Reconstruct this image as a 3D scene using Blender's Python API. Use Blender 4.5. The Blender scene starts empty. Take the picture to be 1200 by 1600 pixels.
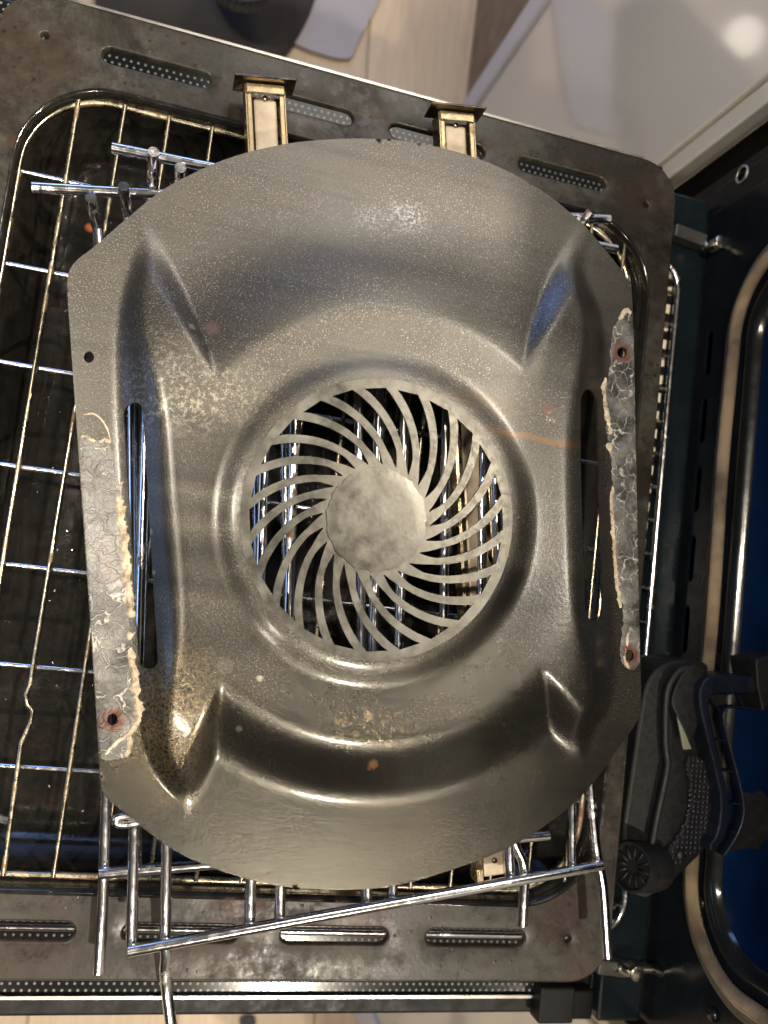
import bpy, bmesh, math, random
import numpy as np
from mathutils import Vector, Matrix, Euler
from mathutils.geometry import delaunay_2d_cdt
random.seed(7)
S = bpy.context.scene
# ------------------------------------------------------------------ camera
CAM = (0.112009, 0.192038, 0.465856)
ROT = (0.0683301, -0.2600533, 0.1228070)
FPX = 1311.40
cd = bpy.data.cameras.new('camera'); cam = bpy.data.objects.new('camera', cd); S.collection.objects.link(cam)
cam.location = CAM; cam.rotation_euler = ROT
cd.sensor_fit = 'VERTICAL'; cd.sensor_height = 36; cd.lens = 36*FPX/1600
cd.clip_start = .01; cd.clip_end = 50
cd.dof.use_dof = True; cd.dof.focus_distance = .40; cd.dof.aperture_fstop = 9.0
S.camera = cam
# ------------------------------------------------------------------ world and lamps
w = bpy.data.worlds.new('World'); S.world = w; w.use_nodes = True
nt = w.node_tree; bg = nt.nodes['Background']
tc = nt.nodes.new('ShaderNodeTexCoord'); sp = nt.nodes.new('ShaderNodeSeparateXYZ'); cr = nt.nodes.new('ShaderNodeValToRGB')
nt.links.new(tc.outputs['Generated'], sp.inputs[0]); nt.links.new(sp.outputs['Z'], cr.inputs[0]); nt.links.new(cr.outputs[0], bg.inputs[0])
cr.color_ramp.elements[0].position = .0; cr.color_ramp.elements[0].color = (.02, .022, .028, 1)
cr.color_ramp.elements[1].position = .9; cr.color_ramp.elements[1].color = (.42, .38, .33, 1)
e = cr.color_ramp.elements.new(.35); e.color = (.15, .145, .14, 1)
bg.inputs[1].default_value = .32
def area(name, loc, target, size, power, col, size_y=None, shape='DISK'):
    l = bpy.data.lights.new(name, 'AREA'); l.energy = power; l.color = col; l.shape = shape; l.size = size
    if size_y: l.shape = 'RECTANGLE'; l.size_y = size_y
    o = bpy.data.objects.new(name, l); S.collection.objects.link(o); o.location = loc
    d = Vector(target)-Vector(loc); o.rotation_euler = d.to_track_quat('-Z', 'Y').to_euler()
    return o
WARM = (1, .89, .73)
area('ceiling_lamp', (1.15, .85, 1.8), (.2, .25, 0), .08, 34, WARM)
area('ceiling_lamp', (.98, .40, 1.75), (.2, .25, 0), .04, 8, WARM)
area('ceiling_lamp', (-.32, .40, 1.8), (.2, .25, 0), .04, 7, WARM)
area('ceiling_lamp', (-.62, .34, 1.7), (.2, .2, 0), .045, 20, WARM)
area('ceiling_lamp', (.55, -.80, 1.7), (.2, .2, 0), .045, 30, WARM)
area('ceiling_lamp', (1.15, -1.25, 1.7), (.2, .2, 0), .045, 32, WARM)
area('ceiling_lamp', (-.35, -.95, 1.7), (.2, .2, 0), .10, 8, WARM)
area('ceiling_lamp', (1.5, .10, 1.6), (.2, .2, 0), .045, 16, WARM)
area('soft_fill_panel', (.65, 1.95, 2.0), (.2, .25, 0), 1.0, 26, (1, .92, .82), .9)  # added soft panel, brightens the top flange of the fan cover
area('window', (-.2, 2.6, .55), (.3, .3, 0), 1.3, 14, (.26, .45, 1), .6)
area('window', (-2.1, .1, .7), (.3, .2, 0), .7, 6, (.34, .55, 1), .9)
area('glint_lamp', (.03, 1.17, -.66), (.47, .63, -.05), .06, .022, (1, .93, .8))  # added lamp near the floor, makes the bright patch on the cabinet front
S.view_settings.view_transform = 'Standard'; S.view_settings.look = 'None'
S.view_settings.exposure = 0; S.view_settings.gamma = 1
S.render.engine = 'CYCLES'
# ------------------------------------------------------------------ helpers
CR = Euler(ROT, 'XYZ').to_matrix(); CP = Vector(CAM)
def at(px, py, z):            # measured point of the photograph -> place in the kitchen at height z
    d = CR @ Vector(((px-600)/FPX, -(py-800)/FPX, -1)); t = (z-CP.z)/d.z
    return CP + d*t
def atx(px, py, X):
    d = CR @ Vector(((px-600)/FPX, -(py-800)/FPX, -1)); t = (X-CP.x)/d.x
    return CP + d*t
KEEP = set()
def new_obj(name, bm, mat, parent=None, smooth=True):
    if id(bm) not in KEEP: bmesh.ops.recalc_face_normals(bm, faces=bm.faces)
    KEEP.discard(id(bm))
    me = bpy.data.meshes.new(name); bm.to_mesh(me); bm.free()
    if smooth:
        for p in me.polygons: p.use_smooth = True
    me.materials.append(mat)
    o = bpy.data.objects.new(name, me); S.collection.objects.link(o)
    if parent:
        o.parent = parent; v = Vector(parent.location); q = parent
        while q.parent: q = q.parent; v = v+Vector(q.location)
        o.location = -v if not parent.parent else (0, 0, 0)
    return o
def thing(name, label, cat, loc=(0, 0, 0), group=None):
    o = bpy.data.objects.new(name, None); S.collection.objects.link(o); o.location = loc; o.empty_display_size = .02
    o['label'] = label; o['category'] = cat
    if group: o['group'] = group
    return o
def tag(o, label, cat, group=None):
    o['label'] = label; o['category'] = cat
    if group: o['group'] = group
    return o
def sharp(o, ang=35):
    m = o.modifiers.new('es', 'EDGE_SPLIT'); m.split_angle = math.radians(ang); return o
def bevel(o, wd=.001, seg=2):
    m = o.modifiers.new('bev', 'BEVEL'); m.width = wd; m.segments = seg; m.limit_method = 'ANGLE'; m.angle_limit = math.radians(40); return o
def solid(o, t, off=-1):
    m = o.modifiers.new('sol', 'SOLIDIFY'); m.thickness = t; m.offset = off; return sharp(o, 50)
def add_box(bm, c, d, rot=None):
    r = bmesh.ops.create_cube(bm, size=1)
    M = Matrix.Translation(Vector(c)) @ (rot.to_4x4() if rot else Matrix.Identity(4)) @ Matrix.Diagonal((*d, 1))
    bmesh.ops.transform(bm, matrix=M, verts=r['verts'])
def add_tube(bm, pts, r, n=12, cap=True, closed=False, flat=1.0):
    pts = [Vector(p) for p in pts]; N = len(pts); rings = []; up = None
    for i, p in enumerate(pts):
        a = pts[(i-1) % N] if (closed or i > 0) else p; b = pts[(i+1) % N] if (closed or i < N-1) else p
        t = (b-a).normalized()
        if up is None:
            up = Vector((0, 0, 1)) if abs(t.z) < .8 else Vector((1, 0, 0))
        s = t.cross(up).normalized(); u = s.cross(t).normalized(); up = u
        rr = r[i] if isinstance(r, (list, tuple)) else r
        rings.append([bm.verts.new(p + s*math.cos(2*math.pi*k/n)*rr + u*math.sin(2*math.pi*k/n)*rr*flat) for k in range(n)])
    for i in range(N if closed else N-1):
        A, B = rings[i], rings[(i+1) % N]
        for k in range(n): bm.faces.new((A[k], A[(k+1) % n], B[(k+1) % n], B[k]))
    if cap and not closed:
        bm.faces.new(rings[0][::-1]); bm.faces.new(rings[-1])
def rod(name, pts, r, mat, parent, n=12, smoothpath=0, flat=1.0):
    if smoothpath: pts = chaikin(pts, smoothpath)
    bm = bmesh.new(); add_tube(bm, pts, r, n, flat=flat); o = new_obj(name, bm, mat, parent); sharp(o, 50); return o
def chaikin(pts, k=2, closed=False):
    pts = [Vector(p) for p in pts]
    for _ in range(k):
        q = [] if closed else [pts[0]]
        for i in range(len(pts) if closed else len(pts)-1):
            a, b = pts[i], pts[(i+1) % len(pts)]
            q += [a*.75+b*.25, a*.25+b*.75]
        if not closed: q.append(pts[-1])
        pts = q
    return pts
def rrect(x0, y0, x1, y1, r, n=8):
    o = []
    for cx, cy, a in ((x1-r, y1-r, 0), (x0+r, y1-r, 90), (x0+r, y0+r, 180), (x1-r, y0+r, 270)):
        for k in range(n+1):
            t = math.radians(a+90*k/n); o.append((cx+r*math.cos(t), cy+r*math.sin(t)))
    return o
def dens(loop, step):
    out = []
    for i in range(len(loop)):
        a, b = loop[i], loop[(i+1) % len(loop)]; d = math.dist(a, b); n = max(1, int(round(d/step)))
        for k in range(n): out.append((a[0]+(b[0]-a[0])*k/n, a[1]+(b[1]-a[1])*k/n))
    return out
def inside(P, loop):          # numpy point in polygon
    x, y = P[:, 0], P[:, 1]; c = np.zeros(len(P), bool); L = np.array(loop); n = len(L)
    for i in range(n):
        x1, y1 = L[i]; x2, y2 = L[(i+1) % n]
        if y1 == y2: continue
        m = ((y1 > y) != (y2 > y)) & (x < (x2-x1)*(y-y1)/(y2-y1)+x1); c ^= m
    return c
def dist_loop(P, loop):
    L = np.array(loop); B = np.roll(L, -1, 0); best = np.full(len(P), 1e9)
    for a, b in zip(L, B):
        ab = b-a; l2 = max(ab@ab, 1e-18); t = np.clip(((P-a)@ab)/l2, 0, 1); d = P-(a+t[:, None]*ab)
        best = np.minimum(best, (d*d).sum(1))
    return np.sqrt(best)
def cdt_sheet(outer, holes=(), step=None, hf=None, z=0, T=None):
    loops = [outer]+list(holes); vs = []; es = []
    for L in loops:
        s = len(vs); vs += [tuple(p) for p in L]; es += [(s+i, s+(i+1) % len(L)) for i in range(len(L))]
    if step:
        A = np.array(outer); x0, y0 = A.min(0); x1, y1 = A.max(0)
        gx, gy = np.meshgrid(np.arange(x0, x1, step), np.arange(y0, y1, step)); gx = gx.copy(); gx[::2] += step/2
        P = np.stack([gx.ravel(), gy.ravel()], 1); m = inside(P, outer) & (dist_loop(P, outer) > step*.6); P = P[m]
        for h in holes:
            P = P[~inside(P, h)]; P = P[dist_loop(P, h) > step*.6]
        vs += [tuple(p) for p in P]
    v, ed, fa, *_ = delaunay_2d_cdt([Vector(p) for p in vs], es, [], 0, 1e-7)
    V = np.array([(a.x, a.y) for a in v]); F = [tuple(f) for f in fa]
    C = np.array([V[list(f)].mean(0) for f in F]); k = inside(C, outer)
    for h in holes: k &= ~inside(C, h)
    Z = hf(V) if hf else np.full(len(V), float(z))
    bm = bmesh.new()
    bv = [bm.verts.new(T(x, y, zz) if T else (x, y, zz)) for (x, y), zz in zip(V, Z)]
    for f, kk in zip(F, k):
        if kk:
            try: bm.faces.new([bv[i] for i in f])
            except ValueError: pass
    for vtx in [q for q in bm.verts if not q.link_faces]: bm.verts.remove(vtx)
    bm.normal_update()
    if not T:
        for f in bm.faces:
            if f.normal.z < 0: f.normal_flip()
        KEEP.add(id(bm))
    return bm
def loft(bm, loops, close_last=False):
    R = [[bm.verts.new(p) for p in L] for L in loops]
    for A, B in zip(R, R[1:]):
        n = len(A)
        for k in range(n): bm.faces.new((A[k], A[(k+1) % n], B[(k+1) % n], B[k]))
    if close_last: bm.faces.new(R[-1])
def inset_rr(x0, y0, x1, y1, r, d, z, n=10):
    return [(x, y, z) for x, y in rrect(x0+d, y0+d, x1-d, y1-d, max(r-d, .002), n)]
def sstep(x): x = np.clip(x, 0, 1); return x*x*(3-2*x)
# ------------------------------------------------------------------ materials
class Mt:
    def __init__(s, name, base=(.5, .5, .5), rough=.5, metal=0, spec=.5, coat=0, coat_r=.1):
        s.m = bpy.data.materials.new(name); s.m.use_nodes = True; s.t = s.m.node_tree; s.b = s.t.nodes['Principled BSDF']
        s.b.inputs['Base Color'].default_value = (*base, 1); s.b.inputs['Roughness'].default_value = rough
        s.b.inputs['Metallic'].default_value = metal; s.b.inputs['Specular IOR Level'].default_value = spec
        s.b.inputs['Coat Weight'].default_value = coat; s.b.inputs['Coat Roughness'].default_value = coat_r
        s.tc = s.t.nodes.new('ShaderNodeTexCoord'); s.co = s.tc.outputs['Object']
    def n(s, t, **k):
        x = s.t.nodes.new(t)
        for a, b in k.items(): setattr(x, a, b)
        return x
    def l(s, a, b): s.t.links.new(a, b)
    def noise(s, sc, det=4, ro=.6, dist=0, stretch=None):
        x = s.n('ShaderNodeTexNoise'); x.inputs['Scale'].default_value = sc; x.inputs['Detail'].default_value = det
        x.inputs['Roughness'].default_value = ro; x.inputs['Distortion'].default_value = dist
        if stretch:
            mp = s.n('ShaderNodeMapping'); mp.inputs['Scale'].default_value = stretch; s.l(s.co, mp.inputs[0]); s.l(mp.outputs[0], x.inputs[0])
        else: s.l(s.co, x.inputs[0])
        return x.outputs['Fac']
    def voro(s, sc, feat='F1', out='Distance', rnd=1, vec=None):
        x = s.n('ShaderNodeTexVoronoi', feature=feat); x.inputs['Scale'].default_value = sc; x.inputs['Randomness'].default_value = rnd
        s.l(vec or s.co, x.inputs['Vector']); return x.outputs[out]
    def ramp(s, f, *st):
        x = s.n('ShaderNodeValToRGB'); E = x.color_ramp.elements
        while len(E) < len(st): E.new(.5)
        for el, (p, c) in zip(E, st):
            el.position = p; el.color = (c, c, c, 1) if isinstance(c, (int, float)) else (*c, 1)
        s.l(f, x.inputs[0]); return x.outputs[0]
    def math(s, op, a, b=None, c=None):
        x = s.n('ShaderNodeMath', operation=op)
        for i, v in enumerate((a, b, c)):
            if v is None: continue
            if isinstance(v, (int, float)): x.inputs[i].default_value = v
            else: s.l(v, x.inputs[i])
        return x.outputs[0]
    def mix(s, f, a, b, mode='MIX'):
        x = s.n('ShaderNodeMix', data_type='RGBA', blend_type=mode)
        for i, v in ((0, f), (6, a), (7, b)):
            if isinstance(v, (int, float)): x.inputs[i].default_value = v
            elif isinstance(v, tuple): x.inputs[i].default_value = (*v, 1)
            else: s.l(v, x.inputs[i])
        return x.outputs[2]
    def spot(s, c, r, soft=.5, wob=0, nz=60, sy=1.0):      # mask of a stain at a fixed place on the thing
        pos = s.co
        if wob:
            nn = s.n('ShaderNodeTexNoise'); nn.inputs['Scale'].default_value = nz; nn.inputs['Detail'].default_value = 4; s.l(s.co, nn.inputs[0])
            a = s.n('ShaderNodeVectorMath', operation='SUBTRACT'); s.l(nn.outputs['Color'], a.inputs[0]); a.inputs[1].default_value = (.5, .5, .5)
            b = s.n('ShaderNodeVectorMath', operation='SCALE'); s.l(a.outputs[0], b.inputs[0]); b.inputs['Scale'].default_value = wob
            d = s.n('ShaderNodeVectorMath', operation='ADD'); s.l(s.co, d.inputs[0]); s.l(b.outputs[0], d.inputs[1]); pos = d.outputs[0]
        mp = s.n('ShaderNodeVectorMath', operation='SUBTRACT'); s.l(pos, mp.inputs[0]); mp.inputs[1].default_value = c
        sc = s.n('ShaderNodeVectorMath', operation='MULTIPLY'); s.l(mp.outputs[0], sc.inputs[0]); sc.inputs[1].default_value = (1, sy, 0)
        ln = s.n('ShaderNodeVectorMath', operation='LENGTH'); s.l(sc.outputs[0], ln.inputs[0])
        return s.ramp(s.math('DIVIDE', ln.outputs['Value'], r), (max(0, 1-soft), 1.0), (1.0, 0.0))
    def bump(s, h, st=.3, d=.001, prev=None):
        x = s.n('ShaderNodeBump'); (s.l(st, x.inputs['Strength']) if not isinstance(st, (int, float)) else setattr(x.inputs['Strength'], 'default_value', st)); x.inputs['Distance'].default_value = d
        s.l(h, x.inputs['Height'])
        if prev is not None: s.l(prev, x.inputs['Normal'])
        return x.outputs[0]
    def set(s, k, v): s.l(v, s.b.inputs[k]); return s
def simple(name, base, rough, metal=0, nz=0, amp=.3, bump=0, bs=300, coat=0, spec=.5):
    m = Mt(name, base, rough, metal, spec, coat)
    if nz:
        f = m.noise(nz, 5, .65); lo = tuple(c*(1-amp) for c in base); hi = tuple(min(1, c*(1+amp)) for c in base)
        m.set('Base Color', m.ramp(f, (.3, lo), (.7, hi)))
        m.set('Roughness', m.ramp(m.noise(nz*2.3, 4), (.3, rough*.75), (.7, min(1, rough*1.3))))
    if bump: m.set('Normal', m.bump(m.noise(bs, 3), bump, .0004))
    return m.m
# chrome wire
def chrome_mat(name, base, rough, rust=.0):
    m = Mt(name, base, rough, 1)
    f = m.noise(55, 6, .7); g = m.noise(240, 3, .6)
    lo = .66-rust*.1
    c = m.mix(m.ramp(f, (lo, 0.), (lo+.06, 1.)), base, (.16, .085, .04))
    m.set('Base Color', m.mix(m.ramp(g, (.35, .0), (.8, .35)), c, (.35, .31, .25)))
    m.set('Roughness', m.math('ADD', m.ramp(f, (lo-.05, rough), (lo+.08, .6)), m.ramp(g, (.4, 0.), (.8, .15))))
    m.set('Metallic', m.ramp(f, (lo, 1.), (lo+.08, .3)))
    m.set('Normal', m.bump(g, .12, .0003)); return m.m
CHROME = chrome_mat('chrome_rod', (.78, .78, .80), .12, .3)
WIRE = chrome_mat('aged_wire', (.40, .35, .25), .20, 1.0)
# enamel of the tray
def enamel(name, a, b, rust, rough, spots, bumps=.15):
    m = Mt(name, a, rough, 0, .3 if rough > .2 else .5, .0)
    n1 = m.noise(28, 7, .7); n2 = m.noise(130, 6, .75); n3 = m.noise(9, 4, .6)
    c = m.ramp(n1, (.32, a), (.68, b))
    c = m.mix(m.ramp(n2, (.42, .0), (.70, .55)), c, tuple(x*1.7 for x in b))
    rm = m.math('MULTIPLY', m.ramp(n3, (.50, 0.), (.62, 1.)), m.ramp(m.noise(75, 7, .75), (.42, .0), (.62, .9)))
    c = m.mix(rm, c, rust)
    bl = m.math('MULTIPLY', m.ramp(m.noise(16, 6, .72, .5), (.50, 0.), (.60, 1.)), m.ramp(n2, (.35, .5), (.6, 1.)))
    c = m.mix(m.math('MULTIPLY', bl, .8), c, tuple(x*.33 for x in rust))
    c = m.mix(m.math('MULTIPLY', m.ramp(m.noise(48, 6, .75, .3), (.56, 0.), (.64, .6)), 1.0), c, (rust[0]*1.9, rust[1]*1.5, rust[2]*1.4))
    for (p, r, col, wob) in spots:
        sm = m.math('MULTIPLY', m.spot(p, r, .6, wob), m.ramp(m.noise(90, 6, .7), (.33, .25), (.58, 1.)))
        c = m.mix(sm, c, col)
    sk = m.voro(210, rnd=1); c = m.mix(m.math('MULTIPLY', m.ramp(sk, (.16, 1.), (.26, 0.)), m.ramp(m.noise(22, 4), (.46, 0.), (.56, 1.))), c, (.012, .009, .007))
    m.set('Base Color', c)
    m.set('Roughness', m.math('ADD', m.ramp(n2, (.3, rough*.7), (.75, rough*1.6)), m.math('MULTIPLY', rm, .3)))
    bn = m.bump(m.noise(420, 4, .6), bumps, .0005)
    bn = m.bump(m.ramp(m.voro(130), (.0, 1.), (.13, 0.)), .35, .0005, bn)
    m.set('Normal', bn); return m.m
brown = (.030, .012, .007)
RIM = enamel('aged_grey_enamel', (.010, .0095, .0075), (.034, .032, .025), (.016, .008, .005), .30,
             [(tuple(at(870, 1420, .04)), .030, (.018, .008, .006), .03), (tuple(at(905, 1520, .04)), .014, (.034, .020, .013), .01),
              (tuple(at(40, 90, .04)), .035, (.026, .018, .012), .03), (tuple(at(290, 1510, .04)), .02, (.022, .009, .006), .02),
              (tuple(at(380, 1420, .04)), .02, (.03, .010, .007), .02), (tuple(at(560, 1420, .04)), .02, (.03, .010, .007), .02),
              (tuple(at(1010, 300, .04)), .018, (.020, .012, .009), .02), (tuple(at(330, 1500, .04)), .025, (.026, .015, .010), .03),
              (tuple(at(60, 1500, .04)), .04, (.025, .018, .012), .03)])
PAN = enamel('shaded_pan_enamel', (.006, .0057, .005), (.013, .012, .010), (.012, .010, .008), .10,  # same enamel as the rim, darkened for the shade and wetness inside
             [(tuple(at(140, 352, .0)), .003, (.35, .10, .04), .002)], .12)
DARK = simple('dark_void', (.006, .006, .007), .5)

# ================================================================== SETTING
fl = Mt('wood_floor', (.45, .33, .22), .38)
wv = fl.noise(9, 8, .65, 1.2, (14, .9, 1)); pl = fl.n('ShaderNodeTexBrick'); pl.inputs['Scale'].default_value = 1
mp = fl.n('ShaderNodeMapping'); mp.inputs['Rotation'].default_value = (0, 0, math.radians(86)); fl.l(fl.co, mp.inputs[0]); fl.l(mp.outputs[0], pl.inputs[0])
pl.inputs['Brick Width'].default_value = 1.3; pl.inputs['Row Height'].default_value = .19; pl.inputs['Mortar Size'].default_value = .002
pl.inputs['Color1'].default_value = (.9, .9, .9, 1); pl.inputs['Color2'].default_value = (1, 1, 1, 1); pl.inputs['Mortar'].default_value = (.45, .4, .35, 1)
fl.set('Base Color', fl.mix(1., fl.ramp(wv, (.3, (.50, .38, .26)), (.7, (.66, .52, .37))), pl.outputs[0], 'MULTIPLY'))
bm = bmesh.new(); bmesh.ops.create_grid(bm, x_segments=1, y_segments=1, size=3)
o = new_obj('floor', bm, fl.m, smooth=False); o.location.z = -.75; o['kind'] = 'structure'

FZ = -.745
# neighbouring cabinets beside the oven
GREY = simple('grey_gloss_lacquer', (.56, .55, .50), .07, 0, 1.3, .05, coat=1)
ALU = simple('brushed_edge', (.55, .56, .62), .30, .0)
BROWNW = simple('brown_wood', (.17, .115, .075), .45, 0, 12, .2)
BEIGE = simple('beige_edge', (.52, .42, .28), .5)
def prism(bm, quad, dx):
    a = [bm.verts.new(p) for p in quad]; b = [bm.verts.new(Vector(p)+Vector((dx, 0, 0))) for p in quad]; n = len(quad)
    bm.faces.new(a); bm.faces.new(b[::-1])
    for i in range(n): bm.faces.new((a[i], b[i], b[(i+1) % n], a[(i+1) % n]))
def cabinet(label, y_in, y_trim, y_out, y_far, X=.47):
    t = thing('cabinet', label, 'cabinet', (X, y_in, FZ), 'cabinets flanking the oven')
    s = 1 if y_out > y_in else -1
    def slab(nm, ya, yb, x0, x1, z0, z1, m, bv=.0015):
        bm = bmesh.new(); add_box(bm, ((x0+x1)/2, (ya+yb)/2, (z0+z1)/2), (x1-x0, abs(yb-ya), z1-z0)); return bevel(new_obj(nm, bm, m, t, False), bv)
    slab('carcass', y_in+s*.002, y_far, X+.021, X+.5, FZ, .7, DARK)
    slab('front_panel', y_trim, y_out, X, X+.02, FZ+.06, .7, GREY, .002)
    slab('edge_strip', y_in, y_trim-s*.001, X+.004, X+.02, FZ+.06, .7, GREY if s > 0 else BEIGE)
    slab('edge_profile', y_out+s*.001, y_out+s*.042, X-.006, X+.02, FZ, .7, ALU, .004)
    slab('side_panel', y_out+s*.044, y_far, X+.004, X+.02, FZ, .7, BROWNW)
cabinet('glossy grey cabinet front with metal edge profile above the oven corner', .566, .584, .93, 1.25)
cabinet('pale grey cabinet front with beige edge below the oven door', -.098, -.107, -.36, -.6)

# things lying on the floor far below
def cloth(name, pxs, z, h, mat, label, cat, seed=0):
    L = chaikin([at(x, y, z) for x, y in pxs], 2, True); L = [(p.x, p.y) for p in L]
    from mathutils import noise as N
    def hf(V):
        d = dist_loop(V, L)
        return np.array([z + h*(1-math.exp(-dd/.03))*(.75+.5*N.noise(Vector((x*5+seed, y*5, 0)))+.25*N.noise(Vector((x*14+seed, y*11, 3)))) for (x, y), dd in zip(V, d)])
    o = new_obj(name, cdt_sheet(L, (), .02, hf), mat); solid(o, .004); return tag(o, label, cat)
fb = Mt('grey_blue_fabric', (.03, .03, .035), .85)
fb.set('Base Color', fb.mix(fb.ramp(fb.noise(3.5, 3, .5, .6), (.46, 0.), (.56, 1.)), (.06, .055, .055), (.020, .024, .045)))
fb.set('Normal', fb.bump(fb.noise(240, 3), .4, .002))
cloth('jacket', [(150, -150), (140, 60), (300, 110), (420, 118), (452, 80), (478, 40), (500, -20), (520, -200)], -.74, .11, fb.m,
      'dark grey and navy crumpled jacket lying on the wood floor above the tray', 'jacket', 2)
cloth('floor_mat', [(492, -120), (470, 20), (455, 62), (470, 74), (548, 98), (556, 70), (600, -10), (640, -120)], -.742, .004, simple('lavender_cloth', (.36, .34, .37), .7, 0, 6, .06),
      'pale lavender grey mat lying flat on the wood floor', 'mat', 5)
t = thing('round_cap', 'round black ribbed cap resting on the dark jacket', 'cap', at(378, -50, -.60))
bm = bmesh.new(); r0 = .052; L0 = at(378, -50, -.60)
def ring(r, z, n=72, rib=0): return [(L0.x+(r+rib*(k % 2))*math.cos(2*math.pi*k/n), L0.y+(r+rib*(k % 2))*math.sin(2*math.pi*k/n), z) for k in range(n)]
loft(bm, [ring(.050, -.615, rib=.002), ring(.050, -.603, rib=.002), ring(.046, -.598), ring(.036, -.598), ring(.033, -.606), ring(.004, -.606)], True)
BLKP = simple('black_plastic', (.016, .016, .018), .38, 0, 90, .2, .25, 900)
new_obj('ribbed_ring', bm, BLKP, t, False)
cloth('floor_scrap', [(372, 1594), (388, 1587), (402, 1592), (396, 1612), (380, 1616)], -.742, .02, DARK, 'small black scrap on the floor just past the door edge', 'scrap', 9)

# ================================================================== OVEN BODY
oven = thing('oven', 'built-in oven with dark blue cavity, braided seal and its door folded open', 'oven', (.46, .219, -.1))
OX = .458
STEEL = simple('dull_steel', (.42, .40, .36), .32, 1, 40, .2)
def TX(y, z, x): return (x, y, z)
BLU = Mt('blue_black_enamel', (.004, .012, .045), .24, 0, .5, 0)  # blue enamel, with the window's blue light also put into its colour
BLU.set('Base Color', BLU.ramp(BLU.noise(11, 5, .65), (.3, (.0006, .005, .022)), (.7, (.0016, .012, .045))))
BLU.set('Normal', BLU.bump(BLU.noise(180, 4), .12, .0006)); BLU = BLU.m
FRM = simple('black_frame_enamel', (.006, .008, .011), .22, 0, 30, .3, .08, spec=.12)
oy0, oy1, oz0, oz1, orr = .004, .428, .009, .40, .042
outer = rrect(-.062, -.14, .5155, .46, .006, 4); hole = rrect(oy0, oz0, oy1, oz1, orr, 14)
vents = []
for k in range(8): yc = .05+k*.048; vents.append(rrect(yc-.016, -.036, yc+.016, -.0285, .0036, 4))
hh = [rrect(.5065-.005, -.010-.005, .5065+.005, -.010+.005, .0049, 5)]
bm = cdt_sheet(outer, [hole]+vents+hh, None, None, OX, lambda x, y, z: (OX, x, y))
bmesh.ops.recalc_face_normals(bm, faces=bm.faces)
o = new_obj('front_frame', bm, FRM, oven, False); solid(o, .002, 0)
bm = bmesh.new(); add_box(bm, (OX+.012, .219, -.032), (.004, .46, .016)); new_obj('vent_backing', bm, simple('vent_grey', (.05, .05, .052), .5), oven, False)
bm = bmesh.new(); add_tube(bm, [(OX-.0015, y, z) for y, z in rrect(.5065-.0055, -.0155, .5065+.0055, -.0045, .0054, 6)], .0009, 6, closed=True); new_obj('screw_hole_ring', bm, STEEL, oven)
# cavity: rounded lip then walls
bm = bmesh.new(); Ls = []
for d, x in ((-.001, OX-.001), (.001, OX-.0035), (.004, OX-.004), (.0075, OX-.002), (.0095, OX+.003)):
    Ls.append([(x, a, b) for a, b in rrect(oy0+d, oz0+d, oy1-d, oz1-d, orr-d*.5, 14)])
loft(bm, Ls); new_obj('cavity_lip', bm, simple('black_lip_enamel', (.008, .009, .010), .15, 0, 40, .3, .1), oven)
bm = bmesh.new(); Ls = []
for d, x in ((.0095, OX+.0032), (.0105, OX+.008), (.011, OX+.02), (.006, OX+.032), (-.004, OX+.05), (-.006, OX+.38), (.02, OX+.40)):
    Ls.append([(x, a, b) for a, b in rrect(oy0+d, oz0+d, oy1-d, oz1-d, orr-d*.5, 14)])
loft(bm, Ls, True); new_obj('cavity', bm, BLU, oven)
# ledges pressed in the cavity floor
for dx in (.075, .13):
    bm = bmesh.new(); add_tube(bm, [(OX+dx, .03, .0), (OX+dx, .40, .0)], .005, 10, flat=.55); new_obj('floor_ridge', bm, BLU, oven)
gk = Mt('braided_seal', (.40, .28, .16), .75)
wvx = gk.n('ShaderNodeTexWave', wave_type='BANDS', bands_direction='DIAGONAL'); wvx.inputs['Scale'].default_value = 420; gk.l(gk.co, wvx.inputs[0])
gk.set('Base Color', gk.mix(gk.ramp(gk.noise(20, 4), (.42, 0.), (.62, .8)), gk.ramp(wvx.outputs['Fac'], (.2, (.26, .18, .11)), (.8, (.56, .43, .28))), (.06, .045, .03)))
gk.set('Normal', gk.bump(wvx.outputs['Fac'], .8, .0012))
gd = simple('grimy_braid', (.10, .085, .06), .6, 0, 60, .4, .6, 700)
def seal(name, d, x, r, m, fl=1):
    bm = bmesh.new(); n = []
    for a, b in dens(rrect(oy0-d, oz0-d, oy1+d, oz1+d, orr+d, 20), .004): n.append((x, a+.0006*math.sin(b*90), b+.0010*math.sin(a*33+1)))
    add_tube(bm, n, r, 12, closed=True, flat=fl); return new_obj(name, bm, m, oven)
seal('door_seal', .008, OX-.006, .0040, gk.m)
seal('seal_lip', .0128, OX-.0045, .0017, gk.m); seal('seal_lip', .0158, OX-.0035, .0015, gd); seal('seal_lip', .0185, OX-.003, .0014, gd)
bm = bmesh.new(); add_box(bm, (OX+.26, .2265, .10), (.49, .577, .74)); bmesh.ops.delete(bm, geom=[f for f in bm.faces if f.normal.x < -.5], context='FACES'); new_obj('casing', bm, DARK, oven, False)
bm = bmesh.new(); add_box(bm, (OX+.14, .2275, -.30), (.26, .577, .30)); new_obj('plinth_panel', bm, DARK, oven, False)
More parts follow.
